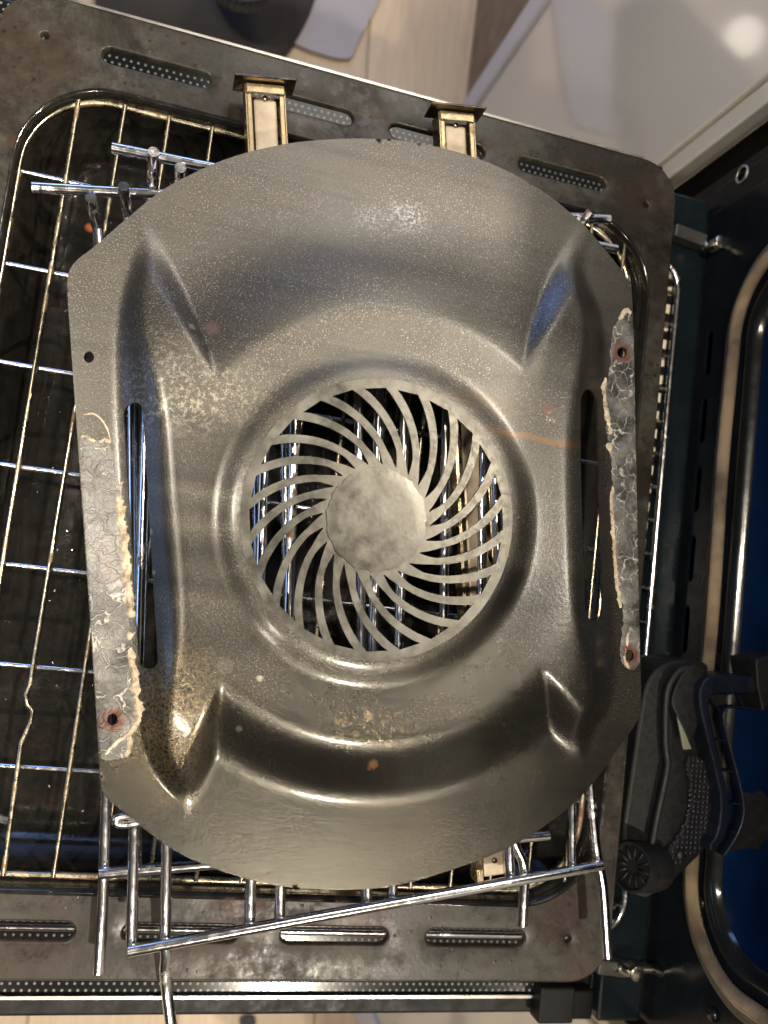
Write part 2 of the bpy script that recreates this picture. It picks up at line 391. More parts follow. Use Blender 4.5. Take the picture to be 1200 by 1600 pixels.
# ================================================================== OVEN DOOR (folded down)
DZ = -.045
DY0 = at(300, 1589, -.048).y; DY1 = at(300, 55, -.048).y
gl = Mt('dotted_glass', (.008, .009, .010), .15, 0, .22)
mp = gl.n('ShaderNodeMapping'); mp.inputs['Scale'].default_value = (1, 1.732, 1); gl.l(gl.co, mp.inputs[0])
def dots(off):
    a = gl.n('ShaderNodeVectorMath', operation='ADD'); gl.l(gl.co, a.inputs[0]); a.inputs[1].default_value = off
    b = gl.n('ShaderNodeVectorMath', operation='MULTIPLY'); gl.l(a.outputs[0], b.inputs[0]); b.inputs[1].default_value = (1/.0042, 1/.0073, 0)
    c = gl.n('ShaderNodeVectorMath', operation='FRACTION'); gl.l(b.outputs[0], c.inputs[0])
    d = gl.n('ShaderNodeVectorMath', operation='SUBTRACT'); gl.l(c.outputs[0], d.inputs[0]); d.inputs[1].default_value = (.5, .5, 0)
    f = gl.n('ShaderNodeVectorMath', operation='MULTIPLY'); gl.l(d.outputs[0], f.inputs[0]); f.inputs[1].default_value = (.0042, .0073, 0)
    g = gl.n('ShaderNodeVectorMath', operation='LENGTH'); gl.l(f.outputs[0], g.inputs[0])
    return gl.ramp(gl.math('MULTIPLY', g.outputs['Value'], 100), (.065, 1.), (.085, 0.))
dm = gl.math('MAXIMUM', dots((0, 0, 0)), dots((.0021, .00365, 0)))
gl.set('Base Color', gl.mix(dm, (.008, .009, .010), (.20, .20, .18)))
bm = bmesh.new(); add_box(bm, (.13, (DY0+DY1)/2, DZ-.022), (.58, DY1-DY0, .036)); door = bevel(new_obj('oven_door', bm, simple('black_door_edge', (.010, .010, .010), .5, 0, 60, .25, .1, spec=.22), oven, False), .002); door['label'] = 'open door folded flat under the tray, black edge'
gy0 = at(300, 1549, DZ).y
bm = bmesh.new(); add_box(bm, (.12, (gy0+DY1-.012)/2, DZ-.001), (.54, DY1-.012-gy0, .005)); bevel(new_obj('inner_glass', bm, gl.m, door, False), .0008)
bm = bmesh.new(); add_box(bm, (.12, gy0-.0022, DZ), (.56, .0018, .0055)); new_obj('edge_trim', bm, STEEL, door, False)
bm = bmesh.new(); add_box(bm, (.12, DY1-.004, DZ-.001), (.56, .006, .006)); new_obj('edge_trim', bm, STEEL, door, False)
bm = bmesh.new(); add_box(bm, (.388, gy0-.003, DZ+.006), (.024, .022, .014)); add_box(bm, (.408, gy0-.005, DZ+.002), (.016, .018, .012)); bevel(new_obj('corner_block', bm, simple('black_bracket', (.006, .006, .006), .5, spec=.15), door, False), .0015)
TEAL = simple('dark_teal_enamel', (.007, .012, .015), .22, 0, 25, .3, .05, spec=.4)
bm = bmesh.new(); add_box(bm, (.438, .219, DZ-.002), (.032, DY1-DY0-.02, .012)); bevel(new_obj('hinge_side_strip', bm, TEAL, door, False), .002)
CREAM = simple('cream_glint', (.85, .76, .55), .45)
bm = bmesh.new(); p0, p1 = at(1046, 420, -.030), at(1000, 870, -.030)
bm.faces.new([bm.verts.new(at(*q, -.026)) for q in ((1041, 420), (1053, 422), (1006, 872), (996, 870))]); bmesh.ops.solidify(bm, geom=bm.faces[:], thickness=.001); new_obj('glass_glint_strip', bm, CREAM, door, False)  # bright strip painted as the lamp reflection on the door glass

for q in ((1115, 1585), (1096, 1410)):
    p = atx(*q, OX-.001); bm = bmesh.new(); add_tube(bm, [p, p-Vector((.0015, 0, 0)), p-Vector((.0028, 0, 0))], [.0042, .0040, .0026], 16); new_obj('frame_screw', bm, simple('dark_screw', (.03, .03, .03), .22, .7), oven)
bm = bmesh.new(); add_tube(bm, [(OX-.0005, .508, -.04), (OX-.0005, .508, .3)], .0012, 8, flat=.6); add_tube(bm, [(OX-.0005, .4905, -.04), (OX-.0005, .4905, .3)], .0010, 8, flat=.6); new_obj('frame_bead', bm, FRM, oven)
# hinges of the door
HM = simple('hinge_metal', (.62, .60, .50), .25, 1, 50, .25); HB = simple('hinge_arm', (.10, .095, .085), .35, .5, 40, .3)
def hinge(pts_arm, pts_link, pts_roll, label, z):
    bm = bmesh.new(); a, b = [at(*p, z) for p in pts_arm]; d = (b-a); add_box(bm, (a+b)/2, (d.length, .009, .010), Matrix.Rotation(math.atan2(d.y, d.x), 3, 'Z')); t = bevel(new_obj('hinge', bm, HB, oven, False), .001); t['label'] = label
    bm = bmesh.new(); add_tube(bm, chaikin([at(*p, z+.006) for p in pts_link], 2), .0032, 8, flat=1.3); new_obj('hinge_link', bm, HM, t)
    c = at(*pts_roll, z+.008); bm = bmesh.new(); add_tube(bm, [c-Vector((0, 0, .006)), c+Vector((0, 0, .004))], .0048, 20); bevel(new_obj('hinge_pin', bm, HM, t), .0008)
    bm = bmesh.new(); e0 = at(*pts_link[-1], z+.006); add_tube(bm, [e0-Vector((.002, 0, .003)), e0+Vector((.010, 0, .008))], .0018, 8); new_obj('hinge_hook', bm, HM, t)
hinge([(1050, 362), (1098, 380)], [(1098, 384), (1112, 386), (1122, 378), (1136, 390), (1158, 392)], (1122, 381), 'upper hinge with bright link', -.035)
hinge([(930, 1506), (975, 1512)], [(964, 1510), (982, 1520), (1000, 1512), (1030, 1515), (1056, 1536)], (992, 1518), 'lower hinge with bright link', -.035)

# ================================================================== SECOND WIRE SHELF under the tray
sh = thing('wire_shelf', 'chrome wire shelf trapped underneath the baking tray, its edge showing on the right', 'wire shelf', (.21, .2, -.02))
SX1 = .4198; SZ = -.018
fr = [(x, y, SZ) for x, y in rrect(.03, .0, SX1, .440, .022, 8)]
bm = bmesh.new(); add_tube(bm, fr, .0022, 12, closed=True); new_obj('outer_frame', bm, CHROME, sh)
for k in range(19):
    y = .018+k*.0222
    rod('cross_wire', [(.03, y, SZ-.003), (SX1, y, SZ-.003)], .0012, DARK if False else WIRE, sh, 8)
for y in (.012, .020): rod('side_wire', [(.035, y, SZ+.004), (SX1-.01, y, SZ+.004)], .0025, CHROME, sh)

# ================================================================== BAKING TRAY
TZ = .04
tray = thing('baking_tray', 'deep grey enamelled baking tray with slotted rim and brown burnt stains', 'baking tray', (.1875, .2325, -.01))
slots = [(a, b, .4385, .4492) for a, b in ((.0470, .1030), (.1215, .1790), (.1975, .2550), (.2735, .3310))] + \
        [(a, b, .0155, .0262) for a, b in ((.0415, .0984), (.1178, .1744), (.1932, .2504), (.2690, .3265))]
hol = [rrect(a, c, b, d, (d-c)/2-.0002, 8) for a, b, c, d in slots]
rnd = []
for x, y in ((.0208, .4452), (.3572, .4387), (.3509, .021), (.022, .021)): rnd.append(rrect(x-.0029, y-.0029, x+.0029, y+.0029, .00285, 5))
OP = (.0150, .0370, .3655, .4270, .046)
out = rrect(0, 0, .375, .465, .022, 10); opl = rrect(*OP, 14)
bm = cdt_sheet(out, [opl]+hol+rnd, .006, None, TZ)
for L in hol+rnd:       # pressed collars of the slots
    A = np.array(L); c = A.mean(0); hw = (A.max(0)-A.min(0))/2
    def ins(d, z): return [tuple(c+(p-c)*(1-d/hw))+(z,) for p in A]
    loft(bm, [ins(0, TZ), ins(.0004, TZ-.0001), ins(.0011, TZ-.0008), ins(.0014, TZ-.0035)])
ow = lambda d, z: [(x, y, z) for x, y in rrect(-d, -d, .375+d, .465+d, .022+d, 10)]
loft(bm, [ow(0, TZ), ow(.0004, TZ-.0003), ow(.0007, TZ-.0010), ow(.0007, TZ-.006)])
bmesh.ops.remove_doubles(bm, verts=bm.verts, dist=2e-5)
KEEP.add(id(bm))
o = new_obj('rim', bm, RIM, tray); solid(o, .0009, -1)
bm = bmesh.new(); Ls = []
for d, z in ((-.0001, TZ), (.001, TZ-.0002), (.0022, TZ-.0014), (.0028, TZ-.0040), (.0036, TZ-.0058), (.0046, TZ-.0066), (.0052, TZ-.0085), (.0120, .007), (.018, .0015), (.022, -.0015), (.030, -.0032), (.045, -.0035)):
    Ls.append(inset_rr(*OP, d, z, 14))
loft(bm, Ls, True); bmesh.ops.recalc_face_normals(bm, faces=bm.faces)
for f in bm.faces: f.normal_flip() if f.normal.z < 0 and abs(f.normal.z) > .9 else None
o = new_obj('pan', bm, PAN, tray); sharp(o, 70)

# ================================================================== WIRE RACK in the tray
RZ = .0335
rack = thing('wire_rack', 'thin wire grill rack lying inside the baking tray with one kinked wire', 'wire rack', (.19, .23, RZ))
rx0 = at(38, 210, RZ).x; ry1 = at(130, 152, RZ).y; ry0 = at(40, 1366, RZ).y; rx1 = at(984, 445, RZ).x
bm = bmesh.new(); add_tube(bm, [(x, y, RZ) for x, y in rrect(rx0, ry0, rx1, ry1, .040, 12)], .0017, 12, closed=True); new_obj('rack_frame', bm, WIRE, rack)
xa = at(125, 150, RZ).x; dxw = (at(332, 200, RZ).x-xa)/3
k = 0
while xa+k*dxw < rx1-.004:
    x = xa+k*dxw; P = [(x, ry1, RZ+.002)]
    edge = 0
    if k == 1:
        for q in ((47, 1070), (40, 1085), (42, 1100), (50, 1110), (48, 1128), (33, 1160)): v = at(*q, RZ+.002); P.append((v.x, v.y, RZ+.002))
    P.append((x, ry0, RZ+.002)); rod('long_wire', P, .00115, WIRE, rack, 10); k += 1
for q in ((20, 265), (0, 410), (0, 565), (0, 725), (0, 880), (0, 1037), (0, 1196)):
    y = at(*q, RZ-.0015).y; rod('cross_wire', [(rx0, y, RZ-.0012), (rx1, y, RZ-.0012)], .00125, CHROME, rack, 10)

# ================================================================== TELESCOPIC RAILS
GOLD = chrome_mat('brass_toned_rail', (.30, .235, .135), .25, .8); BRONZE = chrome_mat('dark_bronze_plate', (.085, .065, .045), .3, .8)
PALE = simple('pale_slider', (.42, .35, .26), .45, .25, 60, .25, .15, 400)
def rail(top, bot, label, z=.050, L=None):
    a, b = at(*top, z), at(*bot, z); d = (b-a).normalized(); s = Vector((-d.y, d.x, 0))
    t = thing('telescopic_rail', label, 'rail', a, 'telescopic rails under the cover')
    R = Matrix((s, d, Vector((0, 0, 1)))).transposed(); ln = (b-a).length; mid = (a+b)/2
    for sg in (-1, 1):
        bm = bmesh.new(); add_box(bm, mid+s*sg*.0098, (.0012, ln, .011), R); add_box(bm, mid+s*sg*.0082+Vector((0, 0, .0050)), (.0026, ln, .001), R)
        bevel(new_obj('side_channel', bm, GOLD, t, False), .0004)
    bm = bmesh.new(); add_box(bm, mid-Vector((0, 0, .0055)), (.0180, ln-.001, .001), R); new_obj('base_channel', bm, GOLD, t, False)
    bm = bmesh.new(); add_box(bm, mid+d*.002-Vector((0, 0, .0005)), (.0118, ln-.008, .007), R); bevel(new_obj('slider', bm, PALE, t, False), .0012)
    bm = bmesh.new(); add_box(bm, a-d*.0012+Vector((0, 0, .0035)), (.031, .0012, .0150), R); ep = bevel(new_obj('end_plate', bm, BRONZE, t, False), .0006)
    bm = bmesh.new(); add_box(bm, a+d*.0025+Vector((0, 0, .0060)), (.0195, .0050, .0012), R); bevel(new_obj('end_tab', bm, GOLD, ep, False), .0005)
    for q in (.006, ln-.010):
        bm = bmesh.new(); c = a+d*q+Vector((0, 0, .0032)); add_tube(bm, [c, c+Vector((0, 0, .0008))], .0014, 12); new_obj('rivet', bm, GOLD, t)
rail((412, 142), (436, 620), 'brass coloured telescopic rail under the cover, left of the pair')
rail((708, 184), (770, 1372), 'brass coloured telescopic rail under the cover, right of the pair')

# ================================================================== SIDE RACK LADDERS
def P(q, z): return at(q[0], q[1], z)
ZA, ZB = .0675, .0600
A = thing('side_rack', 'chrome side rack whose long bar slants low across the tray front', 'side rack', at(570, 800, ZA), 'oven side racks under the cover')
ra = .0026
rod('end_bar', [P((175, 231), ZA), P((963, 390), ZA)], ra, CHROME, A); rod('end_bar', [P((200, 1486), ZA), P((940, 1352), ZA)], ra, CHROME, A)
def lerp(a, b, t): return (a[0]+(b[0]-a[0])*t, a[1]+(b[1]-a[1])*t)
ZR = ZA-.0046
for tx, b in (((240, 240), (205, 1478)), ((282, 262), (258, 1474)), ((425, 282), (390, 1446)), ((470, 290), (437, 1438)), ((600, 318), (573, 1412)), ((640, 326), (613, 1404)),
              ((800, 358), (797, 1372)), ((900, 378), (893, 1356))):
    if b[0] == 797: pts = [P((760, 352), ZR), P((797, 1374), ZR)]
    else: pts = [P(tx, ZR), P(b, ZR)]
    u = (pts[0]-pts[1]).normalized()
    if b[0] == 205: pts = [P((240, 237), .079), P((238, 288), .0525), P((236, 330), .0560), P((230, 600), ZR), pts[1]]
    if b[0] == 258: pts = [P((282, 262), .078), P((281, 305), .0540), P((280, 350), .0560), P((272, 600), ZR), pts[1]]
    rod('runner', pts, ra if b[0] not in (893,) else .0023, CHROME, A)
rod('runner', [P((258, 1474), ZR), P((259, 1492), ZR), P((257, 1512), ZR-.004), P((262, 1560), ZR-.004), P((270, 1625), ZR-.004)], ra, CHROME, A)
rod('runner', chaikin([P((876, 380), ZR), P((921, 1225), ZR), P((932, 1340), ZR), P((940, 1372), ZR), P((943, 1400), ZR), P((949, 1496), ZR)], 1), ra, CHROME, A)
rod('runner', chaikin([P((800, 1300), ZR), P((806, 1325), ZR), P((818, 1345), ZR), P((820, 1370), ZR), P((818, 1400), ZR), P((816, 1446), ZR)], 2), ra, CHROME, A)
B = thing('side_rack', 'chrome side rack lying lowest, its hooked rod ends poking out at left', 'side rack', at(450, 800, ZB), 'oven side racks under the cover')
rod('end_bar', [P((50, 293), ZB), P((952, 343), ZB)], ra, CHROME, B); rod('end_bar', [P((155, 1365), ZB), P((857, 1305), ZB)], ra, CHROME, B)
ZS = ZB-.0050
rod('runner', [P((142, 309), .0745), P((148, 338), .0600), P((153, 358), .0530), P((157, 420), ZS), P((168, 1180), ZS), P((163, 1350), ZS), P((160, 1425), ZS), P((154, 1520), ZS)], ra, CHROME, B)
rod('runner', [P((193, 291), .0745), P((200, 340), .0530), P((205, 420), ZS), P((214, 1352), ZS)], ra, CHROME, B)
for tx, b in (((395, 312), (410, 1345)), ((440, 314), (455, 1340)), ((555, 320), (570, 1330)), ((700, 330), (690, 1320)), ((760, 333), (745, 1315)), ((905, 340), (832, 1306))):
    rod('runner', [P(tx, ZS), P(b, ZS)], ra, CHROME, B)
rod('rod_end', [P((906, 352), ZS+.006), P((923, 331), ZS+.012)], ra, CHROME, B)
hk = [P(q, ZA-.001) for q in ((245, 1272), (215, 1286), (192, 1290), (180, 1285), (182, 1277), (200, 1274), (222, 1278))]
rod('rod_hook', chaikin(hk, 2), .0018, CHROME, B)

# ================================================================== FAN COVER
CZ = .080
C0 = at(590, 812, CZ)
NX, NY = 250.247, 889.748
def topx(V):                    # plane at CZ -> measuring coordinates of the traced outline
    d = np.stack([V[:, 0]-CAM[0], V[:, 1]-CAM[1], np.full(len(V), CZ-CAM[2])], 1); M = np.array(CR); q = d@M
    return np.stack([600+FPX*q[:, 0]/-q[:, 2], 800-FPX*q[:, 1]/-q[:, 2]], 1)
def low(p, h): s = (CAM[2]-CZ-h)/(CAM[2]-CZ); return (NX+(p[0]-NX)*s, NY+(p[1]-NY)*s)
HP, HD = .0150, .0165
OUT = [(104, 437), (110, 418), (122, 404), (145, 388), (175, 361), (207, 334), (250, 298), (300, 271), (350, 249), (400, 234), (460, 222), (520, 217), (590, 216), (650, 222), (720, 238),
       (780, 260), (830, 287), (870, 314), (903, 343), (926, 366), (948, 393), (968, 418), (983, 438), (988, 455), (992, 600), (996, 800), (1000, 1000), (1003, 1112), (992, 1134), (975, 1157),
       (960, 1178), (943, 1202), (925, 1226), (897, 1256), (850, 1292), (800, 1323), (750, 1344), (700, 1361), (650, 1377), (600, 1387), (550, 1391), (500, 1390), (450, 1387), (385, 1374), (325, 1354), (283, 1335),
       (250, 1315), (217, 1288), (187, 1264), (164, 1246), (157, 1227), (150, 1110), (140, 960), (128, 780), (118, 640), (108, 500)]
ol = chaikin([Vector((p.x, p.y, 0)) for p in (at(x, y, CZ) for x, y in OUT)], 2, True); ol = dens([(p.x, p.y) for p in ol], .002)
# foot of the raised middle
FT = [(186, 445), (177, 500), (174, 600), (180, 740), (192, 880), (204, 1010), (211, 1110), (216, 1160), (232, 1205), (262, 1243), (275, 1262), (330, 1500), (860, 1500), (921, 1152), (944, 1128), (958, 1100), (965, 1050), (962, 960),
      (957, 800), (953, 680), (950, 570), (945, 505), (933, 465), (918, 435), (914, 400), (1000, 200), (560, 0), (180, 200), (206, 378), (198, 410)]
FT = [(p.x, p.y) for p in chaikin([Vector((*q, 0)) for q in FT], 2, True)]
cx, cy = low((590, 812), HD); dcx, dcy = low((588, 812), HD)
CR4 = [((318, 512), (212, 362)), ((836, 508), (922, 368)), ((352, 1110), (262, 1290)), ((842, 1072), (945, 1196))]   # creases TL TR BL BR
CR4 = [(low(a, HP), b) for a, b in CR4]
def cover_h(V):
    Q = topx(V); x, y = Q[:, 0], Q[:, 1]
    ins_ = inside(Q, FT); d = dist_loop(Q, FT)*np.where(ins_, 1, -1)
    wdt = 44+52*np.exp(-((y-815)/260)**4); S_f = sstep(d/wdt)
    r = np.hypot(x-cx, y-cy)
    up = sstep(((cy-y)/np.maximum(r, 1)+.1)/.5); t_ = np.clip((r-318)/235, 0, 1); cc = (1-t_)**2.1*(1-.0*t_); cc = np.where(r < 345, np.minimum(cc*1.0+0, 1), cc)
    S_a = (1-up)*(1-sstep((r-326)/120))+up*(1-sstep(t_**.62))
    # wedge of the side sectors
    def side(p, q, sgn):
        (x1, y1), (x2, y2) = p, q; L = math.hypot(x2-x1, y2-y1); return sgn*((x-x1)*(y2-y1)-(y-y1)*(x2-x1))/L
    sTL = side(*CR4[0], 1); sTR = side(*CR4[1], -1); sBL = side(*CR4[2], -1); sBR = side(*CR4[3], 1)
    wl = np.minimum(sTL, sBL); wr = np.minimum(sTR, sBR)
    W = 58.
    SL = sstep((wl+W/2)/W)*(x < cx); SR = sstep((wr+W/2)/W)*(x > cx)
    h = np.minimum(S_f, 1)*np.maximum(S_a, np.maximum(SL, SR))*HP
    h = np.where(r < 300, HP*S_f, h)
    h = h*(1-.72*sstep((r-370)/190))
    # gentle crown between disc and shoulder, dip round the disc
    rd = np.hypot(x-dcx, (y-dcy)/1.04)
    dip = (1-sstep((rd-232)/120)); h = h-dip*.0022
    wall = 1-sstep((rd-204)/46); h = h*(1-wall)+HD*wall
    # pressed bead in the top and bottom arcs
    arc = np.maximum(0, 1-np.maximum(SL, SR))*S_f
    return CZ+h
# ventilation slots and screw holes
def slot_px(pts, h): return [(p.x, p.y) for p in (at(x, y, CZ+h) for x, y in pts)]
def stad(a, b, w, n=7):         # stadium between two measured points
    a, b = Vector(a), Vector(b); d = (b-a).normalized(); s = Vector((-d.y, d.x)); o_ = []
    for c, sg in ((a, 1), (b, -1)):
        for k in range(n+1):
            t = math.pi*k/n; o_.append(c+(s*math.cos(t)*sg - d*math.sin(t)*sg)*w/2)
    return [tuple(q) for q in o_]
sl1 = dens(slot_px(stad((208, 645), (231, 1030), 31), .004), .002); sl2 = dens(slot_px(stad((919, 630), (927, 950), 42), .006), .002)
def rh(x, y, rx, ry, h=0): return slot_px([(x+rx*math.cos(2*math.pi*k/14), y+ry*math.sin(2*math.pi*k/14)) for k in range(14)], h)
hs = [rh(139, 558, 8, 9), rh(971, 551, 7, 8), rh(176, 1124, 8, 9), rh(983, 1024, 6, 9)]
# disc loop
DR = 214.
def disc_pt(r, a, h=HD): return at(588+r*math.cos(a), 812+r*math.sin(a)*1.04, CZ+h)
dl = [(p.x, p.y) for p in (disc_pt(213, 2*math.pi*k/96) for k in range(96))]
cover = thing('fan_cover', 'large grey enamelled oven fan cover with swirled grille and burnt side edges', 'fan cover', (C0.x, C0.y, CZ))
cm = Mt('stained_grey_enamel', (.1, .1, .09), .33, .8, .5)
py = cm.n('ShaderNodeSeparateXYZ'); cm.l(cm.co, py.inputs[0])
n1 = cm.noise(22, 6, .65); n2 = cm.noise(900, 3, .7); n3 = cm.noise(7, 4, .6, .4); n4 = cm.noise(1500, 2, .6)
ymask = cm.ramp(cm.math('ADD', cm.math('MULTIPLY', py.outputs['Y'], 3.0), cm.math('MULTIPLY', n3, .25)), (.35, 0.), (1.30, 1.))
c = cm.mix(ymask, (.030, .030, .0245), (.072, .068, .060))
c = cm.mix(cm.ramp(n1, (.35, .0), (.70, .6)), c, (.034, .029, .022))
c = cm.mix(cm.ramp(n3, (.42, .0), (.62, .35)), c, (.062, .052, .038))
c = cm.mix(cm.ramp(cm.noise(9, 6, .7, .5, (.5, 9, 1)), (.48, 0.), (.66, .55)), c, (.028, .027, .023))
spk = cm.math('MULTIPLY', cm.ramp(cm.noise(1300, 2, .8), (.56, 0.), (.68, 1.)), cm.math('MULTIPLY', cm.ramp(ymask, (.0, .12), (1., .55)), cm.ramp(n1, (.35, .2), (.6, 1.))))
c = cm.mix(spk, c, (.42, .41, .38))
rgh = [cm.ramp(n1, (.3, .17), (.7, .27))]
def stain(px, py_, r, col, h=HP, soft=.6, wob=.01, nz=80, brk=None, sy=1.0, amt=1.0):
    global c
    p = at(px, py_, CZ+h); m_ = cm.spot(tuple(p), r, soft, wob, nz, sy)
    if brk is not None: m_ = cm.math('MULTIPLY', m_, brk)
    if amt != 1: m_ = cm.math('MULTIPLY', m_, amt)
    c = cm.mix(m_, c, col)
cells = cm.ramp(cm.voro(420, 'DISTANCE_TO_EDGE'), (.03, 1.), (.10, 0.)); spec1 = cm.ramp(cm.noise(420, 5, .8), (.52, 0.), (.60, 1.))
spec2 = cm.ramp(cm.noise(700, 4, .8), (.50, 0.), (.56, 1.))
stain(265, 1130, .026, (.24, .19, .115), .010, .7, .012, 60, cm.math('MAXIMUM', cells, spec2), .6, .8)
stain(575, 1143, .030, (.24, .19, .115), HP, .8, .012, 60, spec1, 2.3, .8)
stain(645, 338, .015, (.26, .26, .26), .002, .8, .022, 70, spec2, 1.5)
stain(575, 335, .012, (.22, .22, .22), .002, .9, .022, 70, spec2, 2., .7)
stain(300, 625, .030, (.22, .20, .165), HP, .8, .012, 60, spec1, 1.4)
stain(240, 600, .016, (.22, .20, .165), HP, .8, .012, 60, spec1, .5)
stain(370, 612, .024, (.22, .20, .165), HP, .8, .012, 60, spec1, 1.5, .7)
stain(850, 686, .038, (.135, .075, .040), HP, .6, .006, 50, None, 17, 1.); stain(760, 628, .030, (.075, .052, .036), HP, .8, .006, 50, None, 6, .5)
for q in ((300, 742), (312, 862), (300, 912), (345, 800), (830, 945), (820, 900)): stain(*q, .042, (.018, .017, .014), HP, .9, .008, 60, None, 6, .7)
stain(581, 1194, .0034, (.34, .19, .085), .008, .5, .0035, 260); stain(576, 1120, .0024, (.16, .12, .08), HP, .5, .003, 260)
stain(333, 506, .0040, (.13, .085, .08), HP, .5, .002, 200, None, 1, .8); stain(857, 640, .0040, (.10, .055, .045), HP, .5, .002, 200); stain(862, 652, .0034, (.65, .60, .50), HP, .6, .002, 300, spec1)
for q in ((233, 831), (237, 895), (255, 640), (373, 1139), (300, 512), (404, 1058)): stain(*q, .0018, (.27, .25, .20), HP*.6, .5, .0016, 500, None, 1, .8)
for q in ((278, 668, .0050), (855, 541, .0026), (352, 1041, .004)): stain(q[0], q[1], q[2], (.20, .19, .16), HP, .2, .002, 200, None, 1, .18)
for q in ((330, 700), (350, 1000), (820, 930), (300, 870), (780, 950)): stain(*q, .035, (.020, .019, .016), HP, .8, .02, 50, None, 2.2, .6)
cm.set('Base Color', c)
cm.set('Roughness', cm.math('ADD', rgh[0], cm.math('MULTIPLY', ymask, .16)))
b1 = cm.bump(n4, cm.ramp(ymask, (0., .22), (1., .4)), .0004); b1 = cm.bump(n2, cm.ramp(ymask, (0., .22), (1., .45)), .0005, b1); b1 = cm.bump(cm.noise(260, 4, .6), .05, .0008, b1); b1 = cm.bump(n1, .06, .002, b1); cm.set('Normal', b1)
cm.b.inputs['Coat Weight'].default_value = .55; cm.set('Coat Roughness', cm.ramp(ymask, (0., .10), (1., .28))); cm.set('Coat Normal', cm.bump(cm.noise(520, 3, .6), .10, .0005))
COV = cm.m
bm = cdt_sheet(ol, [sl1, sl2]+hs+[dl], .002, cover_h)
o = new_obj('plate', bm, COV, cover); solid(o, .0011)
# grille disc with 24 swirled openings and hub
NB = 24; openings = []
for i in range(NB):
    a0 = math.radians(-90+15*i-.5)            # screen angle of the outer end, clockwise positive
    Lf, Rt = [], []
    K = 14
    for k in range(K+1):
        s = k/K; r = 84+ (199-84)*s
        sw = math.radians(37)*(1-s**.92)      # inner end is swept clockwise
        pitch = 2*math.pi/NB
        vane = (10.0+8.5*s)/r + .0
        wdt = max(.012, pitch-vane)*(min(1, (s+.02)/.22)**.8)
        Lf.append((r, a0+sw-wdt/2)); Rt.append((r, a0+sw+wdt/2))
    Lf = Lf[:-1]+[(199-1.0, Lf[-1][1])]
    loop = Lf+Rt[::-1]
    L2 = [(p.x, p.y) for p in (disc_pt(r, a) for r, a in loop)]
    openings.append(L2)
dlo = [(p.x, p.y) for p in (disc_pt(213.2, 2*math.pi*k/96) for k in range(96))]
gm = Mt('worn_grey_enamel', (.30, .29, .26), .34, .8, .5)
g1 = gm.noise(70, 7, .72); g2 = gm.noise(260, 5, .75); g3 = gm.noise(24, 4)
gc = gm.mix(gm.ramp(g1, (.36, 0.), (.66, 1.)), (.070, .067, .058), (.135, .130, .114))
hc = at(588, 812, CZ+HD)
outh = gm.math('SUBTRACT', 1., gm.spot(tuple(hc), .034, .08)); east = gm.spot(tuple(at(700, 760, CZ+HD)), .060, .5)
chip = gm.math('MULTIPLY', gm.math('MULTIPLY', gm.ramp(g2, (.50, 0.), (.545, 1.)), outh), gm.math('MULTIPLY', east, gm.math('SUBTRACT', 1., gm.math('SUBTRACT', 1., gm.spot(tuple(hc), .067, .05)))))
gc = gm.mix(gm.math('MULTIPLY', chip, .45), gc, (.030, .022, .017))
gc = gm.mix(gm.math('MULTIPLY', gm.ramp(g2, (.62, 0.), (.68, 1.)), .5), gc, (.10, .085, .07))
gm.set('Base Color', gc); gm.set('Roughness', gm.ramp(g1, (.3, .26), (.7, .46)))
gb = gm.bump(gm.noise(190, 6, .7), .16, .0007); gb = gm.bump(chip, .15, -.0004, gb); gb = gm.bump(g3, .12, .003, gb); gm.set('Normal', gb)
WORN = gm.m
hubr = 78
hubl = [(p.x, p.y) for p in (disc_pt(hubr+1.4*math.sin(5*k)+1.0*math.cos(3.3*k), 2*math.pi*k/72) for k in range(72))]
def dome(V):
    d = np.hypot(V[:, 0]-hc.x, V[:, 1]-hc.y); return np.where(d < .0285, 0, 0)+CZ+HD+.0000+.0008*(1-sstep((d-.018)/.012))
bm = cdt_sheet(dlo, openings+[hubl], .0018, lambda V: np.full(len(V), CZ+HD-.0002)+.0004*np.exp(-((np.hypot(V[:, 0]-hc.x, V[:, 1]-hc.y)-.070)/.003)**2))
o = new_obj('grille', bm, WORN, cover); solid(o, .0012)
hubo = [(p.x, p.y) for p in (disc_pt(hubr+1.4*math.sin(5*k)+1.0*math.cos(3.3*k)+.0, 2*math.pi*k/72) for k in range(72))]
bm = cdt_sheet(hubo, (), .0016, dome); o = new_obj('hub_disc', bm, WORN, cover); solid(o, .0012)

# burnt residue on the side flanges
rm_ = Mt('burnt_residue', (.35, .33, .30), .42, .1)
vv = rm_.n('ShaderNodeTexNoise'); vv.inputs['Scale'].default_value = 120; vv.inputs['Detail'].default_value = 3; rm_.l(rm_.co, vv.inputs[0])
va = rm_.n('ShaderNodeVectorMath', operation='MULTIPLY_ADD'); rm_.l(vv.outputs['Color'], va.inputs[0]); va.inputs[1].default_value = (.013, .013, 0); rm_.l(rm_.co, va.inputs[2])
ce = rm_.voro(125, 'DISTANCE_TO_EDGE', vec=va.outputs[0]); ce2 = rm_.voro(430, 'DISTANCE_TO_EDGE', vec=va.outputs[0])
cl = rm_.math('MAXIMUM', rm_.ramp(ce, (.01, 1.), (.05, 0.)), rm_.math('MULTIPLY', rm_.ramp(ce2, (.01, 1.), (.05, 0.)), .25))
base = rm_.mix(rm_.ramp(rm_.noise(45, 6, .7), (.40, 0.), (.60, 1.)), (.022, .021, .019), (.16, .155, .145))
base = rm_.mix(rm_.math('MULTIPLY', rm_.spot(tuple(at(165, 860, CZ)), .05, .8, .01, 60), .5), base, (.30, .29, .275))
base = rm_.mix(rm_.ramp(rm_.noise(17, 3, .5), (.56, 0.), (.68, .7)), base, (.30, .24, .20))
